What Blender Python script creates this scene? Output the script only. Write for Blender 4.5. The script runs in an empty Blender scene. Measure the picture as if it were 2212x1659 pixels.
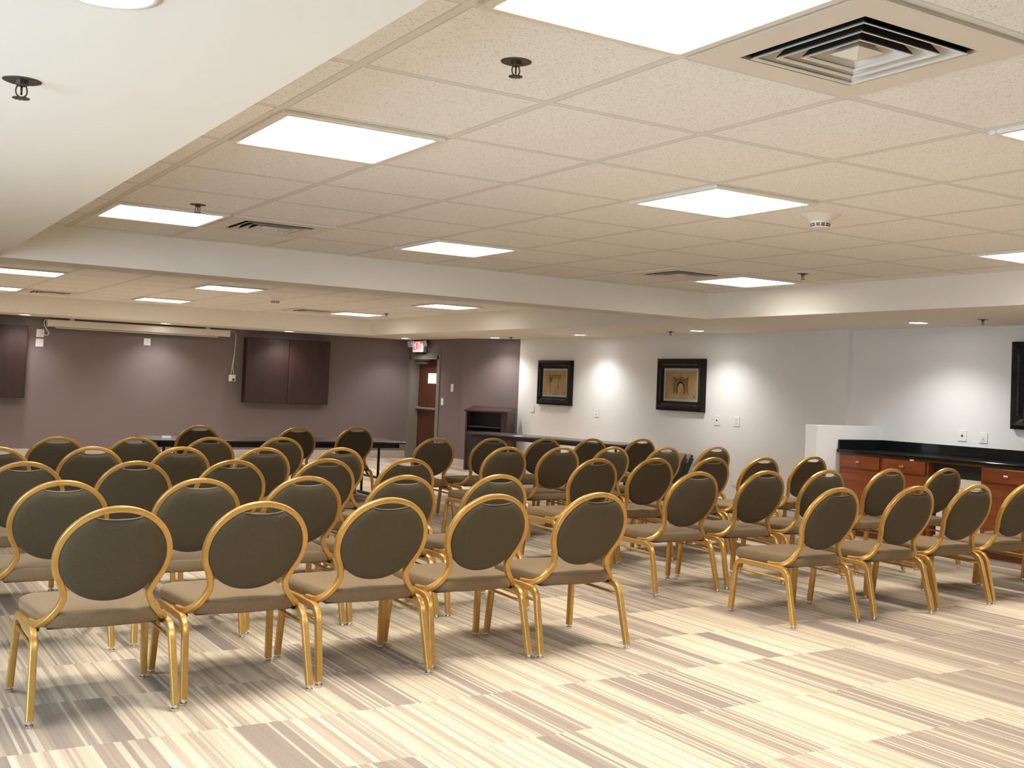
import bpy, bmesh, math, random
from mathutils import Vector, Matrix
random.seed(7)
scene = bpy.context.scene
COL = scene.collection
PI = math.pi

# ------------------------------------------------------------------ materials
def new_mat(name):
    m = bpy.data.materials.new(name); m.use_nodes = True
    nt = m.node_tree; b = nt.nodes['Principled BSDF']
    return m, nt, b

def mat(name, col, rough=.6, metal=0., bump=0., bscale=200., var=0., vscale=6., spec=.5, coat=0., sheen=0.):
    m, nt, b = new_mat(name)
    b.inputs['Base Color'].default_value = (*col, 1)
    b.inputs['Roughness'].default_value = rough
    b.inputs['Metallic'].default_value = metal
    b.inputs['Specular IOR Level'].default_value = spec
    b.inputs['Coat Weight'].default_value = coat
    b.inputs['Coat Roughness'].default_value = .12
    b.inputs['Sheen Weight'].default_value = sheen
    tc = nt.nodes.new('ShaderNodeTexCoord')
    if var > 0:
        n = nt.nodes.new('ShaderNodeTexNoise'); n.inputs['Scale'].default_value = vscale; n.inputs['Detail'].default_value = 4
        mr = nt.nodes.new('ShaderNodeMapRange')
        mr.inputs['From Min'].default_value = .3; mr.inputs['From Max'].default_value = .7
        mr.inputs['To Min'].default_value = 1 - var; mr.inputs['To Max'].default_value = 1 + var
        mx = nt.nodes.new('ShaderNodeVectorMath'); mx.operation = 'SCALE'; mx.inputs[0].default_value = col
        nt.links.new(tc.outputs['Object'], n.inputs['Vector']); nt.links.new(n.outputs['Fac'], mr.inputs['Value'])
        nt.links.new(mr.outputs['Result'], mx.inputs['Scale']); nt.links.new(mx.outputs['Vector'], b.inputs['Base Color'])
    if bump > 0:
        n = nt.nodes.new('ShaderNodeTexNoise'); n.inputs['Scale'].default_value = bscale; n.inputs['Detail'].default_value = 3
        bp = nt.nodes.new('ShaderNodeBump'); bp.inputs['Strength'].default_value = bump; bp.inputs['Distance'].default_value = .004
        nt.links.new(tc.outputs['Object'], n.inputs['Vector']); nt.links.new(n.outputs['Fac'], bp.inputs['Height'])
        nt.links.new(bp.outputs['Normal'], b.inputs['Normal'])
    return m

def emis(name, col, strength):
    m, nt, b = new_mat(name)
    b.inputs['Base Color'].default_value = (.8 * col[0], .8 * col[1], .8 * col[2], 1)
    b.inputs['Emission Color'].default_value = (*col, 1)
    b.inputs['Emission Strength'].default_value = strength
    return m

def wood(name, c1, c2, scale=3., rough=.35, axis=2, coat=.2):
    m, nt, b = new_mat(name)
    b.inputs['Roughness'].default_value = rough; b.inputs['Coat Weight'].default_value = coat
    tc = nt.nodes.new('ShaderNodeTexCoord'); mp = nt.nodes.new('ShaderNodeMapping')
    s = [9., 9., 9.]; s[axis] = .7
    mp.inputs['Scale'].default_value = s
    n = nt.nodes.new('ShaderNodeTexNoise'); n.inputs['Scale'].default_value = scale; n.inputs['Detail'].default_value = 6
    n.inputs['Roughness'].default_value = .6
    r = nt.nodes.new('ShaderNodeValToRGB')
    r.color_ramp.elements[0].position = .35; r.color_ramp.elements[0].color = (*c1, 1)
    r.color_ramp.elements[1].position = .68; r.color_ramp.elements[1].color = (*c2, 1)
    nt.links.new(tc.outputs['Object'], mp.inputs['Vector']); nt.links.new(mp.outputs['Vector'], n.inputs['Vector'])
    nt.links.new(n.outputs['Fac'], r.inputs['Fac']); nt.links.new(r.outputs['Color'], b.inputs['Base Color'])
    return m

def math_node(nt, op, a, b=None):
    n = nt.nodes.new('ShaderNodeMath'); n.operation = op
    for i, v in enumerate((a, b)):
        if v is None: continue
        if isinstance(v, (int, float)): n.inputs[i].default_value = v
        else: nt.links.new(v, n.inputs[i])
    return n.outputs[0]

def carpet_mat():
    m, nt, b = new_mat('striped_carpet_tiles')
    b.inputs['Roughness'].default_value = .95; b.inputs['Specular IOR Level'].default_value = .15
    tc = nt.nodes.new('ShaderNodeTexCoord'); sp = nt.nodes.new('ShaderNodeSeparateXYZ')
    nt.links.new(tc.outputs['Object'], sp.inputs[0]); X, Y = sp.outputs[0], sp.outputs[1]
    S = .574
    ty = math_node(nt, 'FLOOR', math_node(nt, 'DIVIDE', math_node(nt, 'ADD', Y, .5 * S * 0 - 2.934 + 6 * S), S))
    tx = math_node(nt, 'FLOOR', math_node(nt, 'DIVIDE', X, S))
    def white(x, y, z=0.):
        cv = nt.nodes.new('ShaderNodeCombineXYZ')
        for i, v in enumerate((x, y, z)):
            if isinstance(v, (int, float)): cv.inputs[i].default_value = v
            else: nt.links.new(v, cv.inputs[i])
        w = nt.nodes.new('ShaderNodeTexWhiteNoise'); w.noise_dimensions = '3D'
        nt.links.new(cv.outputs[0], w.inputs['Vector']); return w
    seed = white(tx, ty, 3.1).outputs['Value']
    # bands of different widths: a one-dimensional cell pattern that starts anew on every tile
    def band(scale, k):
        vo = nt.nodes.new('ShaderNodeTexVoronoi'); vo.voronoi_dimensions = '1D'; vo.feature = 'F1'
        vo.inputs['Scale'].default_value = 1.; vo.inputs['Randomness'].default_value = .9
        wv = math_node(nt, 'ADD', math_node(nt, 'MULTIPLY', X, scale), math_node(nt, 'MULTIPLY', seed, 200. + k))
        nt.links.new(wv, vo.inputs['W'])
        sc = nt.nodes.new('ShaderNodeSeparateColor'); nt.links.new(vo.outputs['Color'], sc.inputs[0])
        return sc.outputs[0]
    bA = band(4.4, 0); bB = band(26., 31); bC = band(85., 77); bD = band(150., 11)
    ra = nt.nodes.new('ShaderNodeValToRGB'); cr = ra.color_ramp; cr.interpolation = 'CONSTANT'
    cols = [(0, CARP['dark']), (.17, CARP['light']), (.36, CARP['mid']), (.52, CARP['cream']), (.70, CARP['taupe']), (.84, CARP['light'])]
    cr.elements[0].position = 0; cr.elements[0].color = (*cols[0][1], 1)
    cr.elements[1].position = cols[1][0]; cr.elements[1].color = (*cols[1][1], 1)
    for p, c in cols[2:]:
        e = cr.elements.new(p); e.color = (*c, 1)
    nt.links.new(bA, ra.inputs['Fac'])
    def mixc(a, bcol, fac):
        mx = nt.nodes.new('ShaderNodeMix'); mx.data_type = 'RGBA'
        nt.links.new(fac, mx.inputs['Factor'])
        nt.links.new(a, mx.inputs[6])
        if isinstance(bcol, tuple): mx.inputs[7].default_value = (*bcol, 1)
        else: nt.links.new(bcol, mx.inputs[7])
        return mx.outputs[2]
    c = mixc(ra.outputs['Color'], CARP['mid'], math_node(nt, 'MULTIPLY', math_node(nt, 'GREATER_THAN', bB, .72), .3))
    c = mixc(c, CARP['light'], math_node(nt, 'MULTIPLY', math_node(nt, 'LESS_THAN', bB, .18), .35))
    c = mixc(c, CARP['line_dark'], math_node(nt, 'MULTIPLY', math_node(nt, 'GREATER_THAN', bC, .70), .42))
    c = mixc(c, CARP['line_light'], math_node(nt, 'MULTIPLY', math_node(nt, 'LESS_THAN', bC, .20), .5))
    c = mixc(c, CARP['taupe'], math_node(nt, 'MULTIPLY', math_node(nt, 'LESS_THAN', bD, .3), .22))
    # tuft grain
    no = nt.nodes.new('ShaderNodeTexNoise'); no.inputs['Scale'].default_value = 260; no.inputs['Detail'].default_value = 2
    mp = nt.nodes.new('ShaderNodeMapping'); mp.inputs['Scale'].default_value = (1, .45, 1)
    nt.links.new(tc.outputs['Object'], mp.inputs['Vector']); nt.links.new(mp.outputs[0], no.inputs['Vector'])
    mr = nt.nodes.new('ShaderNodeMapRange'); mr.inputs['From Min'].default_value = .3; mr.inputs['From Max'].default_value = .7
    mr.inputs['To Min'].default_value = .88; mr.inputs['To Max'].default_value = 1.1
    nt.links.new(no.outputs['Fac'], mr.inputs['Value'])
    vm = nt.nodes.new('ShaderNodeVectorMath'); vm.operation = 'SCALE'
    nt.links.new(c, vm.inputs[0]); nt.links.new(mr.outputs['Result'], vm.inputs['Scale'])
    nt.links.new(vm.outputs['Vector'], b.inputs['Base Color'])
    bp = nt.nodes.new('ShaderNodeBump'); bp.inputs['Strength'].default_value = .35; bp.inputs['Distance'].default_value = .004
    nt.links.new(no.outputs['Fac'], bp.inputs['Height']); nt.links.new(bp.outputs['Normal'], b.inputs['Normal'])
    return m

def tile_mat(ox, oy, px, py):
    m, nt, b = new_mat('acoustic_ceiling_tiles')
    b.inputs['Roughness'].default_value = .9; b.inputs['Specular IOR Level'].default_value = .2
    tc = nt.nodes.new('ShaderNodeTexCoord'); sp = nt.nodes.new('ShaderNodeSeparateXYZ')
    nt.links.new(tc.outputs['Object'], sp.inputs[0])
    def bar(v, o, p):
        fr = math_node(nt, 'FRACT', math_node(nt, 'ADD', math_node(nt, 'DIVIDE', math_node(nt, 'SUBTRACT', v, o), p), 100.5))
        d = math_node(nt, 'MULTIPLY', math_node(nt, 'ABSOLUTE', math_node(nt, 'SUBTRACT', fr, .5)), p)
        return d
    d = math_node(nt, 'MINIMUM', bar(sp.outputs[0], ox, px), bar(sp.outputs[1], oy, py))
    isbar = math_node(nt, 'LESS_THAN', d, .0135)
    edge = math_node(nt, 'LESS_THAN', math_node(nt, 'ABSOLUTE', math_node(nt, 'SUBTRACT', d, .0165)), .003)
    n1 = nt.nodes.new('ShaderNodeTexNoise'); n1.inputs['Scale'].default_value = 130; n1.inputs['Detail'].default_value = 3
    nt.links.new(tc.outputs['Object'], n1.inputs['Vector'])
    r = nt.nodes.new('ShaderNodeValToRGB'); e = r.color_ramp.elements
    e[0].position = .33; e[0].color = (*[.72 * v for v in TILE], 1); e[1].position = .43; e[1].color = (*TILE, 1)
    nt.links.new(n1.outputs['Fac'], r.inputs['Fac'])
    mx = nt.nodes.new('ShaderNodeMix'); mx.data_type = 'RGBA'
    nt.links.new(isbar, mx.inputs['Factor']); nt.links.new(r.outputs['Color'], mx.inputs[6]); mx.inputs[7].default_value = (*TBAR, 1)
    mx2 = nt.nodes.new('ShaderNodeMix'); mx2.data_type = 'RGBA'
    nt.links.new(math_node(nt, 'MULTIPLY', edge, .55), mx2.inputs['Factor']); nt.links.new(mx.outputs[2], mx2.inputs[6])
    mx2.inputs[7].default_value = (*[.45 * v for v in TILE], 1)
    nt.links.new(mx2.outputs[2], b.inputs['Base Color'])
    ht = math_node(nt, 'ADD', math_node(nt, 'MULTIPLY', n1.outputs['Fac'], .15), math_node(nt, 'MULTIPLY', math_node(nt, 'LESS_THAN', d, .0165), -1.))
    bp = nt.nodes.new('ShaderNodeBump'); bp.inputs['Strength'].default_value = .5; bp.inputs['Distance'].default_value = .006
    nt.links.new(ht, bp.inputs['Height']); nt.links.new(bp.outputs['Normal'], b.inputs['Normal'])
    return m

def weave_mat(name, c1, c2, rough=.85, sheen=.04):
    m, nt, b = new_mat(name)
    b.inputs['Roughness'].default_value = rough; b.inputs['Specular IOR Level'].default_value = .25
    b.inputs['Sheen Weight'].default_value = sheen; b.inputs['Sheen Roughness'].default_value = .45; b.inputs['Sheen Tint'].default_value = (1., .74, .48, 1)
    tc = nt.nodes.new('ShaderNodeTexCoord'); mp = nt.nodes.new('ShaderNodeMapping')
    mp.inputs['Scale'].default_value = (1, 1, .5)
    v = nt.nodes.new('ShaderNodeTexVoronoi'); v.inputs['Scale'].default_value = 420.
    nt.links.new(tc.outputs['Object'], mp.inputs['Vector']); nt.links.new(mp.outputs[0], v.inputs['Vector'])
    r = nt.nodes.new('ShaderNodeValToRGB'); e = r.color_ramp.elements
    e[0].position = .1; e[0].color = (*c1, 1); e[1].position = .65; e[1].color = (*c2, 1)
    nt.links.new(v.outputs['Distance'], r.inputs['Fac']); nt.links.new(r.outputs['Color'], b.inputs['Base Color'])
    bp = nt.nodes.new('ShaderNodeBump'); bp.inputs['Strength'].default_value = .35; bp.inputs['Distance'].default_value = .002; bp.invert = True
    nt.links.new(v.outputs['Distance'], bp.inputs['Height']); nt.links.new(bp.outputs['Normal'], b.inputs['Normal'])
    return m

CARP = dict(cream=(.56, .465, .335), light=(.48, .395, .29), mid=(.38, .308, .235), taupe=(.295, .235, .186), dark=(.25, .203, .166),
            line_dark=(.225, .18, .14), line_light=(.62, .54, .42))
TILE = (.88, .86, .81); TBAR = (.75, .72, .66)
M = {}
M['carpet'] = carpet_mat()
GX, GY, GPX, GPY = 2.036, 2.4915, .694, .70
M['tiles'] = tile_mat(GX, GY, GPX, GPY)
M['soffit'] = mat('soffit_paint', (.86, .81, .71), .8, bump=.05, bscale=90)
M['grey_wall'] = mat('pale_grey_wall_paint', (.83, .82, .795), .75, bump=.05, bscale=120)
M['mauve_wall'] = mat('mauve_brown_wall_paint', (.185, .143, .136), .7, bump=.05, bscale=120)
M['rubber_base'] = mat('greige_cove_base', (.48, .43, .36), .6)
M['gold'] = mat('gold_painted_metal', (.52, .295, .078), .30, metal=.5, var=.08, vscale=30)
M['fabric_shaded'] = weave_mat('woven_fabric_shaded_olive', (.055, .041, .021), (.079, .060, .032), .85, .08)  # same cloth as the seat, toned darker for shade on upright backs
M['fabric_lit'] = weave_mat('woven_fabric_lit_tan', (.118, .076, .037), (.165, .109, .055), .85, .3)  # same cloth as the backs, toned lighter as if lit from above
M['piping'] = mat('light_piping', (.42, .36, .27), .5)
M['chrome'] = mat('chrome', (.7, .7, .7), .15, metal=1.)
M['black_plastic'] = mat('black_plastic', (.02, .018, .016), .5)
M['panel'] = emis('lit_panel_diffuser', (1., .95, .88), 3.2)
M['lamp'] = emis('lit_downlight_lens', (1., .98, .94), 12.)
M['frame_white'] = mat('white_enamel', (.80, .75, .68), .45)
M['vent_white'] = mat('vent_enamel', (.76, .70, .61), .5)
M['vent_dark'] = mat('dark_duct_and_louver_shade', (.015, .016, .014), .8)  # throat lining, also the painted shade on the louvers
M['bronze'] = mat('dark_bronze_metal', (.10, .085, .065), .4, metal=.7)
M['detector'] = mat('ivory_plastic', (.80, .74, .64), .5)
M['plate'] = mat('white_plastic_plate', (.86, .84, .80), .4)
M['mahogany'] = wood('dark_mahogany', (.020, .0065, .005), (.036, .0115, .009), 2.5, .5, 2, .04)
M['door_wood'] = wood('red_brown_door_veneer', (.062, .015, .007), (.10, .026, .011), 2.5, .45, 2)
M['door_frame'] = mat('grey_green_door_frame', (.22, .20, .165), .5)
M['cherry'] = wood('cherry_cabinet_wood', (.19, .044, .010), (.29, .074, .018), 2.2, .35, 1)
M['granite'] = mat('black_polished_granite', (.008, .010, .009), .12, var=.5, vscale=120)
M['table_top'] = wood('dark_laminate', (.035, .025, .022), (.06, .045, .04), 2., .28, 0)
M['table_metal'] = mat('black_table_metal', (.012, .011, .010), .45)
M['lectern'] = wood('espresso_lectern_wood', (.035, .014, .012), (.07, .028, .024), 2.4, .4, 2)
M['lectern_dark'] = mat('black_lectern_inside', (.012, .012, .013), .5)
M['frame_dark'] = mat('antique_black_frame', (.016, .011, .008), .5, bump=.4, bscale=45, var=.5, vscale=30, spec=.15)
M['beading'] = mat('antique_beading', (.06, .05, .038), .4, metal=.4)
M['mat_silver'] = mat('silver_mat_board', (.40, .42, .41), .5)
M['parchment'] = mat('tan_parchment', (.36, .24, .11), .7, var=.25, vscale=5)
M['sepia'] = mat('sepia_ink', (.12, .06, .025), .8)
M['sepia_light'] = mat('pale_sepia_ink', (.24, .145, .06), .8)
M['screen_white'] = mat('screen_housing_enamel', (.72, .68, .60), .5)
M['cable'] = mat('white_cable', (.75, .72, .66), .5)
M['paper'] = mat('white_paper', (.9, .9, .88), .7)
M['sign_face'] = emis('lit_sign_face', (1., .96, .94), .22)
M['sign_red'] = emis('lit_red_letters', (1., .05, .07), .22)
M['sign_body'] = mat('sign_housing', (.35, .32, .29), .45)
M['lamp_head'] = mat('lamp_head_plastic', (.72, .70, .66), .4)
M['fridge'] = mat('cream_white_enamel', (.82, .78, .68), .4)
M['laminate_brown'] = wood('brown_laminate', (.26, .16, .10), (.36, .23, .15), 2., .4, 1)
M['nickel'] = mat('satin_nickel', (.65, .60, .52), .3, metal=.9)
M['closer'] = mat('aluminium_closer', (.55, .53, .50), .35, metal=.6)
M['window_frame'] = mat('window_frame_paint', (.7, .7, .68), .5)
M['glass'] = None
def glass_mat():
    m = bpy.data.materials.new('window_glass'); m.use_nodes = True
    nt = m.node_tree; nt.nodes.remove(nt.nodes['Principled BSDF'])
    o = nt.nodes['Material Output']; t = nt.nodes.new('ShaderNodeBsdfTransparent'); g = nt.nodes.new('ShaderNodeBsdfGlossy')
    g.inputs['Roughness'].default_value = .02
    mx = nt.nodes.new('ShaderNodeMixShader'); mx.inputs[0].default_value = .06
    nt.links.new(t.outputs[0], mx.inputs[1]); nt.links.new(g.outputs[0], mx.inputs[2]); nt.links.new(mx.outputs[0], o.inputs[0])
    return m
M['glass'] = glass_mat()

# ------------------------------------------------------------------ mesh helpers
class MB:
    def __init__(s): s.bm = bmesh.new()
    def box(s, x0, x1, y0, y1, z0, z1, bev=0., seg=1, mtx=None):
        t = bmesh.new(); bmesh.ops.create_cube(t, size=1.)
        for v in t.verts:
            v.co = Vector(((x0 + x1) / 2 + v.co.x * (x1 - x0), (y0 + y1) / 2 + v.co.y * (y1 - y0), (z0 + z1) / 2 + v.co.z * (z1 - z0)))
        if bev > 0:
            bmesh.ops.bevel(t, geom=t.edges[:], offset=bev, segments=seg, affect='EDGES', profile=.5)
        s.add(t, mtx); return s
    def add(s, t, mtx=None):
        if mtx is not None: t.transform(mtx)
        me = bpy.data.meshes.new('tmp'); t.to_mesh(me); t.free(); s.bm.from_mesh(me); bpy.data.meshes.remove(me); return s
    def cyl(s, p0, p1, r0, r1=None, n=20):
        r1 = r0 if r1 is None else r1
        p0 = Vector(p0); p1 = Vector(p1); d = p1 - p0
        t = bmesh.new(); bmesh.ops.create_cone(t, cap_ends=True, segments=n, radius1=r0, radius2=r1, depth=d.length)
        q = d.to_track_quat('Z', 'Y').to_matrix().to_4x4()
        s.add(t, Matrix.Translation((p0 + p1) / 2) @ q); return s
    def lathe(s, prof, n=28, mtx=None):
        t = bmesh.new(); rings = []
        for (r, z) in prof:
            rings.append([t.verts.new((r * math.cos(2 * PI * k / n), r * math.sin(2 * PI * k / n), z)) for k in range(n)])
        for a, b in zip(rings, rings[1:]):
            for k in range(n): t.faces.new((a[k], a[(k + 1) % n], b[(k + 1) % n], b[k]))
        t.faces.new(list(reversed(rings[0]))); t.faces.new(rings[-1])
        bmesh.ops.recalc_face_normals(t, faces=t.faces[:]); s.add(t, mtx); return s
    def prism(s, pts, z0, z1, bev=0., mtx=None):
        t = bmesh.new(); v = [t.verts.new((x, y, z0)) for x, y in pts]
        f = t.faces.new(v); r = bmesh.ops.extrude_face_region(t, geom=[f])
        for e in r['geom']:
            if isinstance(e, bmesh.types.BMVert): e.co.z = z1
        bmesh.ops.recalc_face_normals(t, faces=t.faces[:])
        if bev: bmesh.ops.bevel(t, geom=t.edges[:], offset=bev, segments=2, affect='EDGES')
        s.add(t, mtx); return s
    def sweep(s, path, refs, wa, wb, n=10, power=3.2, closed=False):
        """tube with a rounded-rectangle section; refs = section 'depth' direction per point, wb along it, wa across it"""
        t = bmesh.new(); rings = []; m = len(path)
        for i, p in enumerate(path):
            a = path[(i - 1) % m] if (closed or i > 0) else path[i]; b = path[(i + 1) % m] if (closed or i < m - 1) else path[i]
            tg = (b - a).normalized(); d = refs[i] - tg * refs[i].dot(tg); d.normalize(); nn = tg.cross(d)
            ring = []
            for k in range(n):
                an = 2 * PI * (k + .5) / n; c, si = math.cos(an), math.sin(an)
                ring.append(t.verts.new(p + nn * (wa / 2 * math.copysign(abs(c) ** (2 / power), c)) + d * (wb / 2 * math.copysign(abs(si) ** (2 / power), si))))
            rings.append(ring)
        for i in range(m if closed else m - 1):
            A, B = rings[i], rings[(i + 1) % m]
            for k in range(n): t.faces.new((A[k], A[(k + 1) % n], B[(k + 1) % n], B[k]))
        if not closed: t.faces.new(list(reversed(rings[0]))); t.faces.new(rings[-1])
        bmesh.ops.recalc_face_normals(t, faces=t.faces[:]); s.add(t); return s
    def build(s, name, material, parent=None, smooth=False, loc=None, auto=None):
        me = bpy.data.meshes.new(name); s.bm.to_mesh(me); s.bm.free()
        me.materials.append(material)
        if smooth or auto:
            for p in me.polygons: p.use_smooth = True
            if auto: 
                me.set_sharp_from_angle(angle=math.radians(auto))
        o = bpy.data.objects.new(name, me); COL.objects.link(o)
        if loc: o.location = loc
        if parent is not None: o.parent = parent
        return o

def catmull(pts, per=5):
    out = []; P = [Vector(p) for p in pts]
    for i in range(len(P) - 1):
        p0 = P[max(i - 1, 0)]; p1 = P[i]; p2 = P[i + 1]; p3 = P[min(i + 2, len(P) - 1)]
        for k in range(per):
            t = k / per
            out.append(.5 * ((2 * p1) + (-p0 + p2) * t + (2 * p0 - 5 * p1 + 4 * p2 - p3) * t * t + (-p0 + 3 * p1 - 3 * p2 + p3) * t ** 3))
    out.append(P[-1]); return out

def tag(o, label=None, cat=None, group=None, kind=None):
    if label: o['label'] = label
    if cat: o['category'] = cat
    if group: o['group'] = group
    if kind: o['kind'] = kind
    return o
def thing(name, label, cat, loc=(0, 0, 0), rz=0., group=None):
    o = bpy.data.objects.new(name, None); COL.objects.link(o); o.empty_display_size = .1
    o.location = loc; o.rotation_euler = (0, 0, rz); return tag(o, label, cat, group)
def dup(root, loc, rz, label, group=None):
    r = root.copy(); COL.objects.link(r); r.location = loc; r.rotation_euler = (0, 0, rz); r['label'] = label
    if group: r['group'] = group
    for ch in list(root.children):
        c = ch.copy(); COL.objects.link(c); c.parent = r
        for g in list(ch.children):
            d = g.copy(); COL.objects.link(d); d.parent = c
    return r
def struct(name, mb, m, parent=None, **k):
    o = mb.build(name, m, parent, **k)
    if parent is None: o['kind'] = 'structure'
    return o

# ------------------------------------------------------------------ room shell
ZC, ZS = 2.272, 2.025            # tile ceiling, soffit underside
XR, YF, XD, YC = 8.98, 17.5, 8.53, 15.55
XL, YB = -2.4, -4.5
struct('floor', MB().box(XL - .1, XR + .1, YB - .1, YF + .1, -.1, 0), M['carpet'])
T1 = (.93, 7.17, -3.4, 8.22); T2 = (.93, 7.34, 8.58, 16.5)
VENTS = [(0, -1, 0), (0, 6, 0), (5, 6, 0), (0, 15.5, 1), (5, 15.25, 1)]
def cell(i, j, bay=0):
    if bay == 0: return GX + (i + .5) * GPX, GY + (j + .5) * GPY
    return GX + (i + .5) * GPX, j
def ceiling_sheet(name, x0, x1, y0, y1, bay):
    """tile ceiling with real openings above the air vents"""
    holes = [(cx - .235, cx + .235, cy - .235, cy + .235) for cx, cy in (cell(*v) for v in VENTS if v[2] == bay)]
    xs = sorted({x0, x1} | {h for q in holes for h in q[:2]}); ys = sorted({y0, y1} | {h for q in holes for h in q[2:]})
    mb = MB(); vt = {}
    def vv(x, y):
        if (x, y) not in vt: vt[(x, y)] = mb.bm.verts.new((x, y, ZC))
        return vt[(x, y)]
    for a, b in zip(xs, xs[1:]):
        for c, d in zip(ys, ys[1:]):
            mx, my = (a + b) / 2, (c + d) / 2
            if any(q[0] < mx < q[1] and q[2] < my < q[3] for q in holes): continue
            mb.bm.faces.new((vv(a, c), vv(a, d), vv(b, d), vv(b, c)))
    struct(name, mb, M['tiles'])
ceiling_sheet('ceiling', T1[0] - .1, T1[1] + .1, T1[2] - .1, T1[3] + .1, 0)
ceiling_sheet('ceiling.001', T2[0] - .1, T2[1] + .1, T2[2] - .1, T2[3] + .1, 1)
sb = MB()
zt = ZC + .04
sb.box(XL, T1[0], YB, YF, ZS, zt)                       # left
sb.box(T1[0], T1[1], YB, T1[2], ZS, zt)                 # behind the camera
sb.box(T1[1], XR, YB, T2[2], ZS, zt)                    # right, beside the near bay
sb.box(T1[0], T1[1], T1[3], T2[2], ZS, zt)              # beam between the bays
sb.box(T2[1], XR, T2[2], YF, ZS, zt)                    # right, beside the far bay
sb.box(T2[0], T2[1], T2[3], YF, ZS, zt)                 # along the front wall
struct('ceiling.002', sb, M['soffit'])
H = 2.4
struct('wall_right', MB().box(XR, XR + .12, YB, 14.6, 0, H), M['grey_wall'])
struct('wall_front', MB().box(XL, XD + .4, YF, YF + .12, 0, H), M['mauve_wall'])
# door wall with a real opening
DY0, DY1, DZ = 16.36, 17.44, 1.75
struct('wall_door', MB().box(XD, XD + .35, YC + .002, DY0, 0, H).box(XD, XD + .35, DY1, YF, 0, H).box(XD, XD + .35, DY0, DY1, DZ, H)
       .box(XD + .3, XD + .35, DY0, DY1, 0, DZ), M['mauve_wall'])
struct('wall_corner', MB().prism([(XD + .001, YC), (XR, 14.575), (XR + .12, 14.575), (XR + .12, YC + .12), (XD + .001, YC + .12)], 0, H), M['mauve_wall'])
struct('wall_back', MB().box(XL, XR, YB - .12, YB, 0, H), M['grey_wall'])
WIN = [(1.0, 4.2)]
wl = MB(); y = YB
for a, b in WIN:
    wl.box(XL - .15, XL, y, a, 0, H); wl.box(XL - .15, XL, a, b, 0, .35); wl.box(XL - .15, XL, a, b, 1.9, H); y = b
wl.box(XL - .15, XL, y, YF, 0, H)
struct('wall_left', wl, M['grey_wall'])
for i, (a, b) in enumerate(WIN):
    wf = MB()
    wf.box(XL - .12, XL - .05, a, a + .05, .35, 1.9).box(XL - .12, XL - .05, b - .05, b, .35, 1.9)
    wf.box(XL - .12, XL - .05, a, b, .35, .40).box(XL - .12, XL - .05, a, b, 1.85, 1.9).box(XL - .11, XL - .06, (a + b) / 2 - .02, (a + b) / 2 + .02, .4, 1.85)
    w = struct('window_%d' % (i + 1), wf, M['window_frame'])
    MB().box(XL - .09, XL - .08, a + .04, b - .04, .39, 1.86).build('pane', M['glass'], w)
# pilaster, low ledge wall, baseboards
struct('trim_1', MB().box(XR - .07, XR + .01, 8.0, 8.28, 0, ZS), M['grey_wall'])
struct('wall_ledge', MB().box(8.07, XR + .01, 7.60, 7.76, 0, 1.045, .004), M['grey_wall'])
BH = .115
struct('baseboard_front', MB().box(XL, XD, YF - .012, YF, 0, BH, .003), M['rubber_base'])
struct('baseboard_door', MB().box(XD - .012, XD, YC - .012, DY0 - .06, 0, BH, .003), M['rubber_base'])
struct('baseboard_corner', MB().prism([(XD - .011, YC - .005), (XR - .011, 14.57), (XR, 14.575), (XD, YC)], 0, BH), M['rubber_base'])
struct('baseboard_right', MB().box(XR - .012, XR, 8.28, 14.56, 0, BH * .75, .003).box(XR - .012, XR, YB, 7.6, 0, BH * .75, .003)
       .box(XR - .012, XR, 7.76, 8.0, 0, BH * .75, .003), M['grey_wall'])
struct('trim_2', MB().box(7.66, 8.12, 12.15, 12.9, ZS - .004, ZS + .01, .002), M['soffit'])     # flush access hatch in the soffit

# ------------------------------------------------------------------ ceiling fittings
GRP_P = 'square light panels in the ceiling'
def make_panel():
    t = thing('ceiling_light_panel', '', 'ceiling light', group=GRP_P)
    h = GPX / 2 - .012; k = h - .032
    fb = MB()
    fb.box(-h, h, -h, -k, -.012, .006, .004).box(-h, h, k, h, -.012, .006, .004).box(-h, -k, -k, k, -.012, .006, .004).box(k, h, -k, k, -.012, .006, .004)
    fb.build('frame', M['frame_white'], t)
    MB().box(-k - .002, k + .002, -k - .002, k + .002, -.004, .004).build('diffuser', M['panel'], t)
    return t
P0 = make_panel()
PANELS = [
    (-1, -1, 0, 'largest lit ceiling panel, overhead beside the big square air vent'),
    (-1, 2, 0, 'lit square ceiling panel beside the white soffit, behind the nearest ceiling sprinkler'),
    (-1, 6, 0, 'lit square ceiling panel near the far left end of the near ceiling bay, below a sprinkler'),
    (2, 2, 0, 'lit square ceiling panel just in front of the cone-shaped smoke detector'),
    (2, -1, 0, 'lit square ceiling panel cut by the right picture edge near the big air vent'),
    (2, 6, 0, 'lit square ceiling panel in the middle of the near bay, close to the beam face'),
    (6, 6, 0, 'lit square ceiling panel in the far corner of the near bay'),
    (6, 2, 0, 'lit square ceiling panel at the right picture edge beside the right soffit face'),
    (-1, 12.42, 1, 'lit panel in the far bay nearest the left picture edge, close to the beam'),
    (-1, 15.35, 1, 'lit panel in the far bay at the left picture edge, beside the leftmost small vent'),
    (2, 12.42, 1, 'lit panel in the far bay beside the small smoke detector'),
    (2, 15.35, 1, 'lit panel in the far bay over the projection screen housing'),
    (6, 12.42, 1, 'lit panel in the far bay nearest the bright right soffit face, in front of the others'),
    (6, 15.25, 1, 'lit panel in the far corner of the far bay, beside a dark vent, nearest the door'),
]
first = True; LAMPS = []
for i, j, bay, lab in PANELS:
    x, y = cell(i, j, bay); LAMPS.append((x, y))
    if first: P0.location = (x, y, ZC - .004); P0['label'] = lab; first = False
    else: dup(P0, (x, y, ZC - .004), 0, lab)
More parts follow.
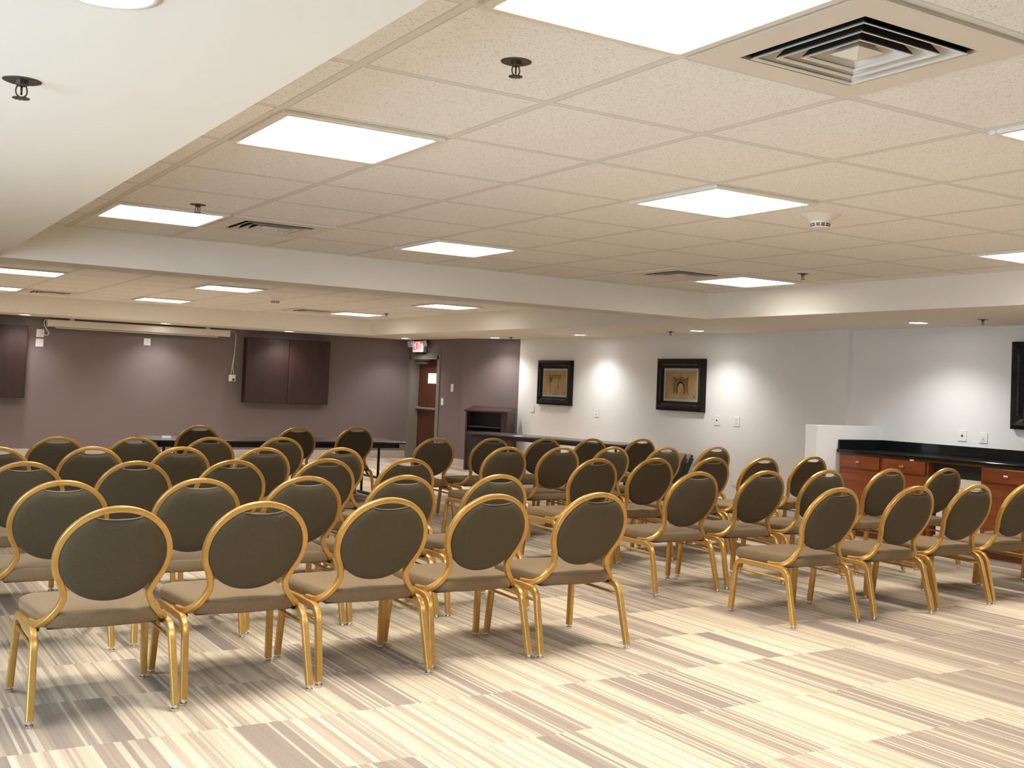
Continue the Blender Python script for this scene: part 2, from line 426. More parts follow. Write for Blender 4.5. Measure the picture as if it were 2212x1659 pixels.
for i, j in ((6, -1),):
    x, y = cell(i, j)
    LAMPS.append((x, y)); dup(P0, (x, y, ZC - .004), 0, 'lit square ceiling panel in the near bay behind the camera')

GRP_D = 'round recessed downlights in the soffit'
def make_down():
    t = thing('recessed_downlight', '', 'ceiling light', group=GRP_D)
    MB().lathe([(.080, .012), (.080, -.002), (.095, -.006), (.108, -.002), (.108, .012)]).build('trim_ring', M['frame_white'], t, smooth=True)
    MB().lathe([(.0, .006), (.079, .004), (.079, -.001), (.0, -.003)]).build('lens', M['lamp'], t)
    return t
D0 = make_down()
DOWN = [
    (.41, 2.24, 'large bright downlight in the near white soffit, cut by the top picture edge'),
    (.41, 4.95, 'downlight in the near white soffit just past the left picture edge'),
    (2.31, 17.03, 'small downlight over the left wall cabinet, leftmost along the front wall'),
    (4.24, 17.03, 'small downlight in front of the projection screen housing'),
    (6.17, 17.03, 'small downlight over the complete two-door wall cabinet'),
    (8.12, 16.85, 'small downlight beside the exit sign'),
    (8.55, 14.62, 'small downlight over the lectern corner'),
    (8.52, 12.32, 'small downlight over the pale wall between the two whole pictures'),
    (8.46, 9.86, 'small downlight over the pale wall between the arch picture and the pilaster'),
    (8.36, 6.70, 'bright downlight over the black counter, largest on the right soffit'),
]
SPOTS = []
first = True
for x, y, lab in DOWN:
    if first: D0.location = (x, y, ZS); D0['label'] = lab; first = False
    else: dup(D0, (x, y, ZS), 0, lab)
    SPOTS.append((x, y))

GRP_S = 'pendent fire sprinklers'
def make_sprinkler():
    t = thing('fire_sprinkler', '', 'sprinkler', group=GRP_S)
    MB().lathe([(.0, .004), (.060, .004), (.060, -.002), (.052, -.006), (.036, -.004), (.030, -.002), (.0, -.002)]).build('escutcheon', M['bronze'], t, smooth=True)
    MB().lathe([(.0, .0), (.020, .0), (.020, -.018), (.014, -.024), (.0, -.024)], 16).build('collar', M['bronze'], t)
    a = MB()
    for sx in (-1, 1):
        a.sweep(catmull([(sx * .012, 0, -.02), (sx * .017, 0, -.04), (sx * .014, 0, -.06), (0, 0, -.072)], 4), [Vector((0, 1, 0))] * 13, .005, .005, 8)
    a.cyl((0, 0, -.022), (0, 0, -.06), .0035, n=8)
    a.build('frame_arms', M['bronze'], t, smooth=True)
    d = MB(); d.cyl((0, 0, -.072), (0, 0, -.076), .012, n=16)
    for k in range(12):
        m = Matrix.Translation((0, 0, -.074)) @ Matrix.Rotation(2 * PI * k / 12, 4, 'Z')
        d.box(.008, .027, -.004, .004, -.0015, .0015, mtx=m)
    d.build('deflector', M['bronze'], t)
    return t
S0 = make_sprinkler()
SPR = [
    (1.70, 2.85, ZC, 'dark sprinkler hanging from the near ceiling tiles beside the largest lit panel'),
    (1.76, 6.47, ZC, 'dark sprinkler beside the lit panel at the left end of the near bay'),
    (6.43, 6.26, ZC, 'small dark sprinkler beside the lit panel in the far corner of the near bay'),
    (.38, 3.09, ZS, 'dark sprinkler on the white soffit at the left picture edge'),
    (8.25, 5.95, ZS, 'small dark sprinkler on the right soffit above the black counter'),
    (8.46, 10.34, ZS, 'small dark sprinkler on the right soffit above the arch picture'),
    (8.55, 14.15, ZS, 'tiny dark sprinkler on the soffit in the corner above the lectern'),
    (6.78, 14.72, ZC, 'tiny dark sprinkler beside the far bay panel nearest the door'),
]
first = True
for x, y, z, lab in SPR:
    if first: S0.scale = (.78, .78, .62); S0.location = (x, y, z); S0['label'] = lab; first = False
    else: dup(S0, (x, y, z), 0, lab)

def make_detector():
    t = thing('smoke_detector', '', 'smoke detector', group='cone-shaped smoke detectors')
    MB().lathe([(.0, .003), (.105, .003), (.105, -.004), (.062, -.030), (.056, -.034), (.0, -.034)], 36).build('base', M['detector'], t, auto=40)
    MB().lathe([(.0, -.033), (.056, -.033), (.047, -.062), (.0, -.062)], 36).build('chamber', M['detector'], t, auto=40)
    s = MB()
    for k in range(12):
        a = 2 * PI * k / 12
        for z in (-.049, -.058):
            rr = .0505 if z > -.05 else .0478
            s.box(rr - .004, rr + .0012, -.0095, .0095, z - .003, z + .003, mtx=Matrix.Rotation(a, 4, 'Z'))
    s.build('grille_slots', M['black_plastic'], t)
    MB().lathe([(.0, -.061), (.036, -.061), (.033, -.067), (.0, -.067)], 30).build('cap', M['detector'], t, auto=40)
    return t
K0 = make_detector(); K0.location = (4.42, 4.19, ZC)
K0['label'] = 'white cone-shaped smoke detector on the near bay tiles behind a lit panel'
dup(K0, (4.64, 13.35, ZC), 0, 'tiny white smoke detector in the far ceiling bay beside a lit panel')

def make_vent():
    t = thing('air_vent', '', 'vent', group='square louvered ceiling air vents')
    h = GPX / 2 - .012; k = .228
    f = MB()
    f.box(-h, h, -h, -k, -.008, .004).box(-h, h, k, h, -.008, .004).box(-h, -k, -k, k, -.008, .004).box(k, h, -k, k, -.008, .004)
    f.build('face_plate', M['vent_white'], t)
    th = MB(); zc = .16
    th.box(-k - .01, k + .01, -k - .01, k + .01, zc, zc + .01)
    for sx in (-1, 1):
        th.box(sx * k - .005 + .005 * sx, sx * k + .005 + .005 * sx, -k - .01, k + .01, .0, zc); th.box(-k - .01, k + .01, sx * k - .005 + .005 * sx, sx * k + .005 + .005 * sx, .0, zc)
    th.build('throat', M['vent_dark'], t)
    def ring(mb, so, zo, si, zi, th=.003):
        t2 = bmesh.new(); L = []
        for (s_, z_) in ((so, zo), (si, zi), (si - th, zi), (so - th, zo)):
            L.append([t2.verts.new((sx * s_, sy * s_, z_)) for sx, sy in ((-1, -1), (1, -1), (1, 1), (-1, 1))])
        for a in range(4):
            A, B = L[a], L[(a + 1) % 4]
            for q in range(4): t2.faces.new((A[q], A[(q + 1) % 4], B[(q + 1) % 4], B[q]))
        bmesh.ops.recalc_face_normals(t2, faces=t2.faces[:]); mb.add(t2)
    for q in range(3):
        s_ = k - .024 - .050 * q
        lv = MB(); ring(lv, s_, -.012, s_ - .030, .032); ring(lv, s_ + .004, -.014, s_ - .002, -.010, .007)
        lvo = lv.build('louver', M['vent_white'], t)
        bk = MB(); ring(bk, s_ + .0012, -.009, s_ - .0275, .033, .001); bk.build('louver_shade', M['vent_dark'], lvo)  # added black sheet over each louver paints shade into the gaps
    c = MB(); t2 = bmesh.new(); s_ = .052
    v = [t2.verts.new((sx * s_, sy * s_, -.006)) for sx, sy in ((-1, -1), (1, -1), (1, 1), (-1, 1))]; ap = t2.verts.new((0, 0, -.024)); tp = t2.verts.new((0, 0, .05))
    for q in range(4): t2.faces.new((v[q], v[(q + 1) % 4], ap)); t2.faces.new((v[(q + 1) % 4], v[q], tp))
    bmesh.ops.recalc_face_normals(t2, faces=t2.faces[:]); c.add(t2)
    c.build('center_pyramid', M['vent_white'], t)
    return t
V0 = make_vent(); x, y = cell(0, -1); V0.location = (x, y, ZC - .003)
V0['label'] = 'large square louvered air vent overhead beside the largest lit panel'
for i, j, bay, lab in ((0, 6, 0, 'small louvered air vent beside the lit panel at the left end of the near bay'),
                       (5, 6, 0, 'small dark louvered air vent beside the far corner panel of the near bay'),
                       (0, 15.5, 1, 'thin dark louvered air vent at the left of the far ceiling bay'),
                       (5, 15.25, 1, 'thin dark louvered air vent in the far bay beside the panel nearest the door')):
    x, y = cell(i, j, bay); dup(V0, (x, y, ZC - .003), 0, lab)

# ------------------------------------------------------------------ banquet chairs
def make_chair():
    t = thing('banquet_chair', '', 'chair')
    zc, a, b, rec = .602, .2025, .185, math.tan(math.radians(23))
    def el(an, fa=a, fb=b):
        x = fa * math.cos(an); z = fb * math.sin(an); return Vector((x, -z * rec, zc + z))
    pts = []
    low = [(.158, .462, .064), (.157, .438, .072), (.172, .402, .082), (.203, .364, .098), (.228, .343, .128), (.238, .336, .175), (.238, .334, .23)]
    right = [Vector((x, y, z)) for x, z, y in low]
    arc = [el(math.radians(d)) for d in range(-30, 211, 6)]
    left = [Vector((-p.x, p.y, p.z)) for p in reversed(right)]
    base = [Vector((p.x, p.y, p.z)) for p in reversed(right)] + arc + [Vector((-p.x, p.y, p.z)) for p in right]
    path = catmull(base, 3)
    refs = []
    for p in path:
        k = min(1., max(0., (p.y - .075) / .09))
        refs.append((Vector((0, 1, rec * 0)) * (1 - k) + Vector((0, .0, 1)) * k + Vector((0, .001, 0))).normalized())
    MB().sweep(path, refs, .025, .028, 16, 5.).build('back_frame', M['gold'], t, auto=50)
    # padded back with the hand-hold dip in its top edge
    pa, pb, DIP, DW = .193, .178, .034, .088
    def ztop_(x): return pb * math.sqrt(1 - (x / pa) ** 2) - DIP * (1 - (x / DW) ** 2) ** .8
    out = [(DW - 2 * DW * q / 16, ztop_(DW - 2 * DW * q / 16)) for q in range(17)]
    a0 = math.acos(DW / pa)
    for q in range(1, 48):
        an = PI - a0 + (PI + 2 * a0) * q / 48; out.append((pa * math.cos(an), pb * math.sin(an)))
    n = len(out)
    tb = bmesh.new(); rings = []
    prof = [(-1, .80, .030), (-1, .93, .024), (-1, .985, .014), (0, 1., 0.), (1, .985, .014), (1, .93, .024), (1, .80, .030)]
    for sg, sc, th in prof:
        off = sg * th
        rings.append([tb.verts.new((x * sc, -(z * sc) * rec + off, zc + z * sc)) for x, z in out])
    for A, B in zip(rings, rings[1:]):
        for k in range(n): tb.faces.new((A[k], A[(k + 1) % n], B[(k + 1) % n], B[k]))
    for R_, off in ((rings[0], -.034), (rings[-1], .034)):
        r2 = [tb.verts.new((x * .45, -(z * .45) * rec + off, zc + z * .45)) for x, z in out]
        for k in range(n): tb.faces.new((R_[k], R_[(k + 1) % n], r2[(k + 1) % n], r2[k]))
        tb.faces.new(r2)
    bmesh.ops.recalc_face_normals(tb, faces=tb.faces[:])
    mb = MB(); mb.add(tb); pad = mb.build('backrest', M['fabric_shaded'], t, smooth=True)
    dipp = []
    for k in range(21):
        x = -DW + 2 * DW * k / 20; z = ztop_(x) + .001
        dipp.append(Vector((x, -z * rec - .012, zc + z)))
    MB().sweep(dipp, [Vector((0, 1, 0))] * 21, .0035, .0045, 8, 2.).build('piping', M['piping'], pad, smooth=True)
    # seat cushion
    def outline(gr):
        P = []
        yb, yf, wb, wf = .062 - gr, .540 + gr, .222 + gr, .250 + gr
        rb, rf = .10, .085
        def corner(cx_, cy_, r, a0, a1, n_=7):
            for q in range(n_ + 1):
                an = math.radians(a0 + (a1 - a0) * q / n_); P.append((cx_ + r * math.cos(an), cy_ + r * math.sin(an)))
        corner(wf - rf, yf - rf, rf, 0, 90); corner(-wf + rf, yf - rf, rf, 90, 180)
        corner(-wb + rb, yb + rb, rb, 180, 270); 
        for q in range(1, 6):
            x = -wb + rb + (2 * (wb - rb)) * q / 6; P.append((x, yb - .012 * (1 - (x / (wb - rb)) ** 2)))
        corner(wb - rb, yb + rb, rb, 270, 360)
        return P
    ts = bmesh.new(); rings = []
    cyy = .30
    for gr, z in ((-.018, .330), (-.003, .332), (0., .340), (.002, .358), (0., .374), (-.005, .382), (-.014, .387), (-.05, .392), (-.11, .396)):
        P = outline(0); sc = 1 + gr / .24
        rings.append([ts.verts.new((x * sc, cyy + (y_ - cyy) * sc, z)) for x, y_ in P])
    nn = len(rings[0])
    for A, B in zip(rings, rings[1:]):
        for k in range(nn): ts.faces.new((A[k], A[(k + 1) % nn], B[(k + 1) % nn], B[k]))
    ts.faces.new(list(reversed(rings[0]))); ts.faces.new(rings[-1])
    bmesh.ops.recalc_face_normals(ts, faces=ts.faces[:])
    mb = MB(); mb.add(ts); mb.build('seat', M['fabric_lit'], t, smooth=True)
    MB().box(-.20, .20, .11, .50, .322, .335, .004).build('seat_pan', M['black_plastic'], t)
    for sx in (-1, 1):
        def V(x, y_, z): return Vector((sx * x, y_, z))
        rail = .318
        def leg_path(y_in, y_bend, y_top, y_foot, sgn):
            # straight rail, tight bend, straight splayed leg
            P0, P1, P2 = V(.246, y_in, rail), V(.246, y_bend, rail), V(.259, y_foot, .022)
            d1 = (P1 - P0).normalized(); d2 = (P2 - V(.247, y_top, rail)).normalized(); C_ = V(.247, y_top, rail)
            A_ = C_ - d1 * .062; B_ = C_ + d2 * .062
            pts_ = [P0.lerp(A_, q / 3) for q in range(3)]
            for q in range(9):
                u_ = q / 8; pts_.append(A_ * (1 - u_) ** 2 + C_ * 2 * u_ * (1 - u_) + B_ * u_ ** 2)
            pts_ += [B_.lerp(P2, q / 4) for q in range(1, 5)]
            return pts_
        rear = leg_path(.28, .17, .078, .002, -1)
        front = leg_path(.28, .41, .490, .518, 1)
        for pth in (rear, front):
            rf_ = [Vector((1, 0, 0))] * len(pth)
            lg = MB().sweep(pth, rf_, .031, .027, 16, 6.).build('leg', M['gold'], t, auto=50)
            e = pth[-1]
            g = MB(); g.lathe([(.0, .024), (.008, .024), (.009, .012), (.016, .010), (.016, .001), (.013, .0), (.0, .0)], 16, Matrix.Translation((e.x, e.y, 0)))
            g.build('foot_glide', M['chrome'], lg, auto=40)
        st = [V(.2485, .074, rail - .055), V(.2485, .488, rail - .048)]
        MB().sweep([st[0].lerp(st[1], k / 4) for k in range(5)], [Vector((1, 0, 0))] * 5, .014, .014, 8, 3.).build('stretcher', M['gold'], t, smooth=True)
        MB().box(sx * .232 - .012, sx * .232 + .012, .14, .27, .312, .336, .003).build('bracket', M['black_plastic'], t)
    return t

CH = {
 'A': [(0.942, 4.366), (1.512, 4.432), (2.095, 4.481), (2.672, 4.552), (3.258, 4.545)],
 'B': [(0.92, 5.398), (1.552, 5.446), (2.12, 5.528), (2.69, 5.547), (3.293, 5.558)],
 'C': [(0.91, 6.469), (1.493, 6.512), (2.075, 6.601), (2.711, 6.72), (3.309, 6.759)],
 'D': [(0.911, 7.643), (1.493, 7.727), (2.08, 7.767), (2.66, 7.77), (3.263, 7.82)],
 'E': [(1.459, 8.825), (2.03, 8.888), (2.63, 8.974), (3.27, 9.1)],
 'F': [(3.101, 10.955), (4.118, 10.986), (4.896, 11.271)],
 'L': [(5.006, 4.583), (5.688, 4.589), (6.324, 4.631), (6.905, 4.641), (7.51, 4.66)],
 'K': [(4.87, 5.661), (5.521, 5.704), (6.153, 5.734), (6.894, 5.791), (7.583, 5.809)],
 'J': [(4.885, 6.804), (5.465, 6.851), (6.115, 6.92), (6.695, 6.94), (7.402, 7.062)],
 'H': [(4.878, 8.086), (5.455, 8.131), (6.081, 8.228), (6.717, 8.253), (7.421, 8.344)],
 'G': [(4.866, 9.351), (5.509, 9.406), (6.18, 9.5), (6.786, 9.547), (7.488, 9.605)],
}
ORD = ['first', 'second', 'third', 'fourth', 'fifth']
ROWN = {'A': 'nearest row', 'B': 'second row from camera', 'C': 'third row from camera', 'D': 'fourth row from camera', 'E': 'farthest row',
        'L': 'nearest row', 'K': 'second row from camera', 'J': 'third row from camera', 'H': 'fourth row from camera', 'G': 'farthest row'}
C0 = make_chair(); used = False
def put_chair(x, y, rz, lab, grp):
    global used
    if not used:
        C0.location = (x, y, 0); C0.rotation_euler = (0, 0, rz); C0['label'] = lab; C0['group'] = grp; used = True
    else: dup(C0, (x, y, 0), rz, lab, grp)
for rk, ps in CH.items():
    for k, (x, y) in enumerate(ps):
        if rk == 'F':
            lab = 'round-back chair at the dark front-wall table, %s' % ('left of the three', 'middle of the three', 'right of the three')[k]
            grp = 'chairs at the front table'
        elif rk in 'ABCDE':
            lab = 'gold-framed chair, %s left of the aisle, %s from aisle' % (ROWN[rk], ORD[len(ps) - 1 - k])
            grp = 'chairs left of the aisle'
        else:
            lab = 'gold-framed chair, %s right of the aisle, %s from aisle' % (ROWN[rk], ORD[k])
            grp = 'chairs right of the aisle'
        q = -.014 * max(0., min(1., (x - 1.) / 4.))       # rows stand a touch nearer on the right
        put_chair(x * (1 + q) + q * 1.4, y * (1 + q), 0., lab, grp)

# ------------------------------------------------------------------ folding tables
def make_table(name, label, L, W, z, loc, rz, group):
    t = thing(name, label, 'table', loc, rz, group)
    MB().box(-L / 2, L / 2, -W / 2, W / 2, z - .022, z, .006, 2).build('tabletop', M['table_top'], t)
    ap = MB(); q = .06
    ap.box(-L / 2 + q, L / 2 - q, -W / 2 + q, -W / 2 + q + .02, z - .072, z - .02).box(-L / 2 + q, L / 2 - q, W / 2 - q - .02, W / 2 - q, z - .072, z - .02)
    ap.box(-L / 2 + q, -L / 2 + q + .02, -W / 2 + q, W / 2 - q, z - .072, z - .02).box(L / 2 - q - .02, L / 2 - q, -W / 2 + q, W / 2 - q, z - .072, z - .02)
    ap.build('apron', M['table_metal'], t)
    for sx in (-1, 1):
        x = sx * (L / 2 - .26)
        for sy in (-1, 1):
            y = sy * (W / 2 - .16)
            MB().cyl((x, y, .025), (x, y, z - .03), .015, n=12).build('leg', M['table_metal'], t, smooth=False)
        MB().box(x - .016, x + .016, -W / 2 + .06, W / 2 - .06, 0, .028, .006).build('foot_bar', M['table_metal'], t)
        MB().box(x - .01, x + .01, -W / 2 + .16, W / 2 - .16, .20, .225).build('crossbar', M['table_metal'], t)
        b = MB(); b.cyl((x, 0, .21), (x - sx * .34, 0, z - .03), .010, n=8); b.build('brace', M['table_metal'], t)
    return t
GT = 'dark folding tables'
make_table('folding_table', 'long dark folding table standing along the mauve front wall behind the chairs', 2.78, .76, .622, (4.16, 11.74, 0), 0., GT)
ang = math.atan2(10.97 - 13.65, 8.32 - 7.58)
mx_, my_ = (7.58 + 8.32) / 2, (13.65 + 10.97) / 2
px_, py_ = -math.sin(ang), math.cos(ang)
make_table('folding_table', 'long dark folding table along the pale wall in front of the lectern', 2.78, .52, .637, (mx_ + px_ * .26, my_ + py_ * .26, 0), ang, GT)
pp = thing('paper_note', 'small white folded paper note lying on the front folding table', 'paper', (3.0, 11.74, .622))
t2 = MB(); t2.box(-.045, .045, -.03, .03, 0, .004).box(-.045, .045, .02, .026, .0, .022); t2.build('folded_sheet', M['paper'], pp)
# folded tables leaning on the right wall
lean = math.radians(28)
for k, w_ in enumerate(('rearmost of the three', 'middle of the three', 'foremost of the three')):
    t = thing('leaning_folding_table', 'brown black-edged folded table leaning on pale wall, ' + w_, 'table', (8.60 - .10 * k, 10.635, 0), 0, 'folded tables leaning on the wall')
    mtx = Matrix.Rotation(lean, 4, 'Y')
    # board stands on its long edge and leans toward +X
    MB().box(-.017, .001, -.255, .255, .020, .634, .004, 2, mtx).build('tabletop', M['laminate_brown'], t)
    MB().box(.0, .036, -.235, .235, .03, .612, .004, 1, mtx).build('folded_leg_frame', M['table_metal'], t)
    e = MB()
    e.box(-.019, .012, -.27, -.25, .012, .630, .008, 2, mtx).box(-.019, .012, .25, .27, .012, .630, .008, 2, mtx).box(-.019, .012, -.26, .26, .010, .03, .008, 2, mtx)
    e.box(-.005, .040, -.268, -.255, .04, .60, .004, 1, mtx)
    e.build('edge_band', M['black_plastic'], t)

# ------------------------------------------------------------------ lectern
lx, ly = 8.27, 14.93
rz = math.radians(-56)
lt = thing('lectern', 'dark wood lectern with open shelf back standing in the mauve corner', 'lectern', (lx, ly, 0), rz)
LW, LD, ZA, ZB = .70, .27, .885, .94
def lb(*a, **k): return MB().box(*a, **k)
lb(0, .028, .0, LD, 0, ZA + .01).build('side_panel', M['lectern'], lt)
lb(LW - .10, LW, .0, LD, 0, ZA + .01).build('side_panel', M['lectern'], lt)
lb(.028, LW - .10, LD - .02, LD, 0, ZB - .02).build('front_panel', M['lectern_dark'], lt)
lb(.028, LW - .10, .02, LD - .02, .655, .675).build('shelf', M['lectern'], lt)
lb(.028, LW - .10, .01, .03, 0, .60).build('lower_panel', M['lectern_dark'], lt)
tp = bmesh.new()
prof = [(-.02, ZA + .006), (LD + .02, ZB + .012), (LD + .02, ZB + .034), (-.02, ZA + .028)]
A = [tp.verts.new((-.02, y_, z_)) for y_, z_ in prof]; B = [tp.verts.new((LW + .02, y_, z_)) for y_, z_ in prof]
for k in range(4): tp.faces.new((A[k], A[(k + 1) % 4], B[(k + 1) % 4], B[k]))
tp.faces.new(A); tp.faces.new(B); bmesh.ops.recalc_face_normals(tp, faces=tp.faces[:])
mb = MB(); mb.add(tp); mb.build('sloped_top', M['lectern'], lt)

# ------------------------------------------------------------------ front wall: cabinets, screen, plates
def wall_cabinet(x0, x1, z0, z1, label):
    t = thing('wall_cabinet', label, 'cabinet', ((x0 + x1) / 2, YF, z0), 0, 'dark wall cabinets on the front wall')
    w = (x1 - x0) / 2; h = z1 - z0; d = .17
    MB().box(-w, w, -d + .02, -.001, 0, h, .003).build('body', M['mahogany'], t)
    for s in (-1, 1):
        xa, xb = (-w, -.004) if s < 0 else (.004, w)
        MB().box(xa, xb, -d, -d + .019, 0.004, h - .004, .003).build('door', M['mahogany'], t)
    return t
wall_cabinet(5.60, 7.0, .872, 1.905, 'complete two-door dark mahogany wall cabinet right of the projection screen')
wall_cabinet(1.0, 2.40, .85, 1.88, 'dark mahogany wall cabinet cut by the left picture edge')
sc = thing('projection_screen', 'long white rolled-up projection screen housing under the soffit', 'projection screen', ((2.665 + 5.315) / 2, 17.39, 1.95))
hw = (5.315 - 2.665) / 2
MB().box(-hw, hw, -.055, .055, -.058, .045, .018, 3).build('housing', M['screen_white'], sc)
for s in (-1, 1): MB().box(s * hw - .012, s * hw + .012, -.058, .058, -.062, .048, .01, 2).build('end_cap', M['screen_white'], sc)
MB().box(-hw + .10, hw - .17, -.012, .012, -.078, -.064, .005, 2).build('bottom_bar', M['screen_white'], sc)
for s in (-1, 1): MB().box(s * (hw - .33) - .03, s * (hw - .33) + .03, -.02, .10, .04, .074).build('bracket', M['screen_white'], sc)

def plate(name, label, cat, loc, facing, w=.078, h=.105, kind='blank', group='white wall plates'):
    """facing 'x-' (on the right or door wall) or 'y-' (on the front wall)"""
    rz = -PI / 2 if facing == 'x-' else 0.
    t = thing(name, label, cat, loc, rz, group)
    MB().box(-w / 2, w / 2, -.007, 0, -h / 2, h / 2, .003, 2).build('cover_plate', M['plate'], t)
    if kind == 'jack':
        MB().box(-.010, .010, -.0085, -.005, -.010, .010).build('jack', M['black_plastic'], t)
    elif kind == 'outlet':
        for s in (-1, 1):
            o = MB().box(-.017, .017, -.0095, -.005, s * .023 - .016, s * .023 + .016, .003).build('receptacle', M['plate'], t)
            MB().box(-.008, -.005, -.0102, -.009, s * .023 - .005, s * .023 + .007).box(.005, .008, -.0102, -.009, s * .023 - .005, s * .023 + .007).build('slot', M['black_plastic'], o)
    elif kind == 'switch':
        MB().box(-.008, .008, -.012, -.005, -.016, .016, .002).build('switch', M['plate'], t)
    elif kind == 'key':
        MB().box(-.022, .022, -.010, -.005, -.03, .03, .002).build('cover', M['plate'], t)
        MB().box(-.006, .006, -.0115, -.009, -.018, -.006).build('button', M['mat_silver'], t)
    return t
Y0 = YF - .0005
plate('wall_plate', 'upper of the two white plates left of the screen, with a short cord', 'wall plate', (2.588, Y0, 1.79), 'y-', .105, .115, 'outlet')
plate('wall_plate', 'lower of the two white plates left of the screen', 'wall plate', (2.585, Y0, 1.652), 'y-', .105, .115)
plate('wall_plate', 'single white plate under the middle of the screen housing', 'wall plate', (4.10, Y0, 1.748), 'y-', .10, .105, 'outlet')
bx = thing('screen_control_box', 'small white box with black switch at the end of the hanging screen cable', 'control box', (5.43, YF, 1.249))
MB().box(-.052, .052, -.045, -.001, -.052, .052, .005, 2).build('box', M['plate'], bx)
MB().box(.0, .034, -.049, -.044, -.044, -.006, .002).build('switch', M['black_plastic'], bx)
cb = MB()
for dx in (-.008, .008):
    pth = catmull([(5.335, 17.40, 1.985), (5.40, 17.42, 1.985), (5.455, 17.47, 1.93), (5.455, 17.482, 1.7), (5.432 + dx, 17.482, 1.45), (5.43 + dx * 1.5, 17.475, 1.37), (5.43 + dx * 3.2, 17.47, 1.296)], 6)
    cb.sweep(pth, [Vector((1, .3, 0))] * len(pth), .011, .011, 8, 2.)
tag(cb.build('cable', M['cable'], None, smooth=True), 'twin white cable hanging from the right end of the screen housing', 'cable')
cb = MB()
pth = catmull([(2.645, 17.40, 1.985), (2.64, 17.43, 1.99), (2.625, 17.46, 1.94), (2.66, 17.475, 1.86), (2.70, 17.475, 1.80), (2.68, 17.478, 1.765), (2.63, 17.48, 1.775), (2.60, 17.489, 1.79)], 6)
cb.sweep(pth, [Vector((1, .3, 0))] * len(pth), .014, .014, 8, 2.)
tag(cb.build('cable', M['cable'], None, smooth=True), 'short white cord looping from the screen housing down to the left wall plate', 'cable')

# ------------------------------------------------------------------ door, exit sign, door-wall plates
dl = struct('door_1', MB().box(XD + .15, XD + .195, DY0 + .005, DY1 - .005, .01, DZ - .005), M['door_wood'])
fr = MB()
fr.box(XD - .018, XD + .16, DY1 - .055, DY1, 0, DZ).box(XD - .018, XD + .16, DY0, DY0 + .055, 0, DZ).box(XD - .018, XD + .16, DY0, DY1, DZ - .055, DZ)
fr.box(XD - .018, XD - .0, DY1, YF - .001, 0, DZ + .035).box(XD - .018, XD - .0, DY0 - .045, DY0, 0, DZ + .035).box(XD - .018, XD, DY0, DY1, DZ, DZ + .035)
struct('trim_3', fr, M['door_frame'])
def part(name, mb, m, parent, **k): return mb.build(name, m, parent, **k)
part('push_bar', MB().box(XD + .085, XD + .125, DY0 + .10, DY1 - .06, .848, .882, .006).box(XD + .10, XD + .155, DY0 + .10, DY0 + .16, .835, .895).box(XD + .10, XD + .155, DY1 - .12, DY1 - .06, .835, .895), M['door_frame'], dl)
part('door_closer', MB().box(XD + .085, XD + .152, DY1 - .36, DY1 - .07, 1.618, 1.66, .006).box(XD + .06, XD + .085, DY1 - .55, DY1 - .07, 1.672, 1.688), M['closer'], dl)
nt_ = MB().box(XD + .142, XD + .1495, 16.65, 17.03, 1.29, 1.465)
tag(nt_.build('door_notice', M['paper'], None), 'square white paper notice taped to the red-brown door', 'notice')
ex = thing('exit_sign', 'lit white exit sign with red letters and twin lamps above the door', 'exit sign', (XD, 17.0, 1.91))
MB().box(-.085, -.02, -.20, .20, -.10, .085, .004).build('housing', M['sign_body'], ex)
MB().box(-.02, -.001, -.12, .12, -.06, .06).build('mount', M['sign_body'], ex)
MB().box(-.089, -.085, -.195, .195, -.095, .080).build('face', M['sign_face'], ex)
MB().box(-.06, -.0, -.13, .15, -.125, -.102).build('base_strip', M['black_plastic'], ex)
# letters E X I T, read from the room (left = +Y)
lm = MB(); hh = .135; zz0 = -.062; th_ = .022
def seg(y0, y1, z0, z1): lm.box(-.0905, -.0925, min(-y0, -y1), max(-y0, -y1), zz0 + z0, zz0 + z1)
def bar_(y0, z0, y1, z1):
    L_ = math.hypot(y1 - y0, z1 - z0); an = math.atan2(z1 - z0, -(y1 - y0))
    lm.box(-.001, .001, -L_ / 2, L_ / 2, -th_ / 2, th_ / 2, mtx=Matrix.Translation((-.0895, -(y0 + y1) / 2, zz0 + (z0 + z1) / 2)) @ Matrix.Rotation(an, 4, 'X'))
seg(-.165, -.149, 0, hh); seg(-.149, -.105, 0, th_); seg(-.149, -.112, .042, .058); seg(-.149, -.105, hh - th_, hh)
bar_(-.08, 0.004, -.01, hh - .004); bar_(-.08, hh - .004, -.01, 0.004)
seg(.025, .041, 0, hh)
seg(.07, .15, hh - th_, hh); seg(.102, .118, 0, hh)
lm.build('letters', M['sign_red'], ex)
for s in (1, -1):
    hd = MB(); mtx = Matrix.Translation((-.08, s * .27, .05)) @ Matrix.Rotation(s * .5, 4, 'Z') @ Matrix.Rotation(-.35, 4, 'Y')
    hd.box(-.055, .02, -.05, .05, -.05, .05, .012, 2, mtx)
    h_ = hd.build('lamp_head', M['lamp_head'], ex)
    MB().box(-.058, -.054, -.038, .038, -.038, .038, .001, 1, mtx).build('lamp_lens', M['mat_silver'], h_)
    MB().cyl((-.05, s * .19, .06), (-.07, s * .25, .055), .012, n=10).build('lamp_arm', M['lamp_head'], ex)
plate('wall_plate', 'tall blank white plate on the mauve wall right of the door', 'wall plate', (XD - .0005, 15.88, 1.233), 'x-', .085, .125)
plate('light_switch', 'white light switch on the mauve wall beside the door frame', 'light switch', (XD - .0005, 16.20, 1.0), 'x-', .085, .115, 'switch')

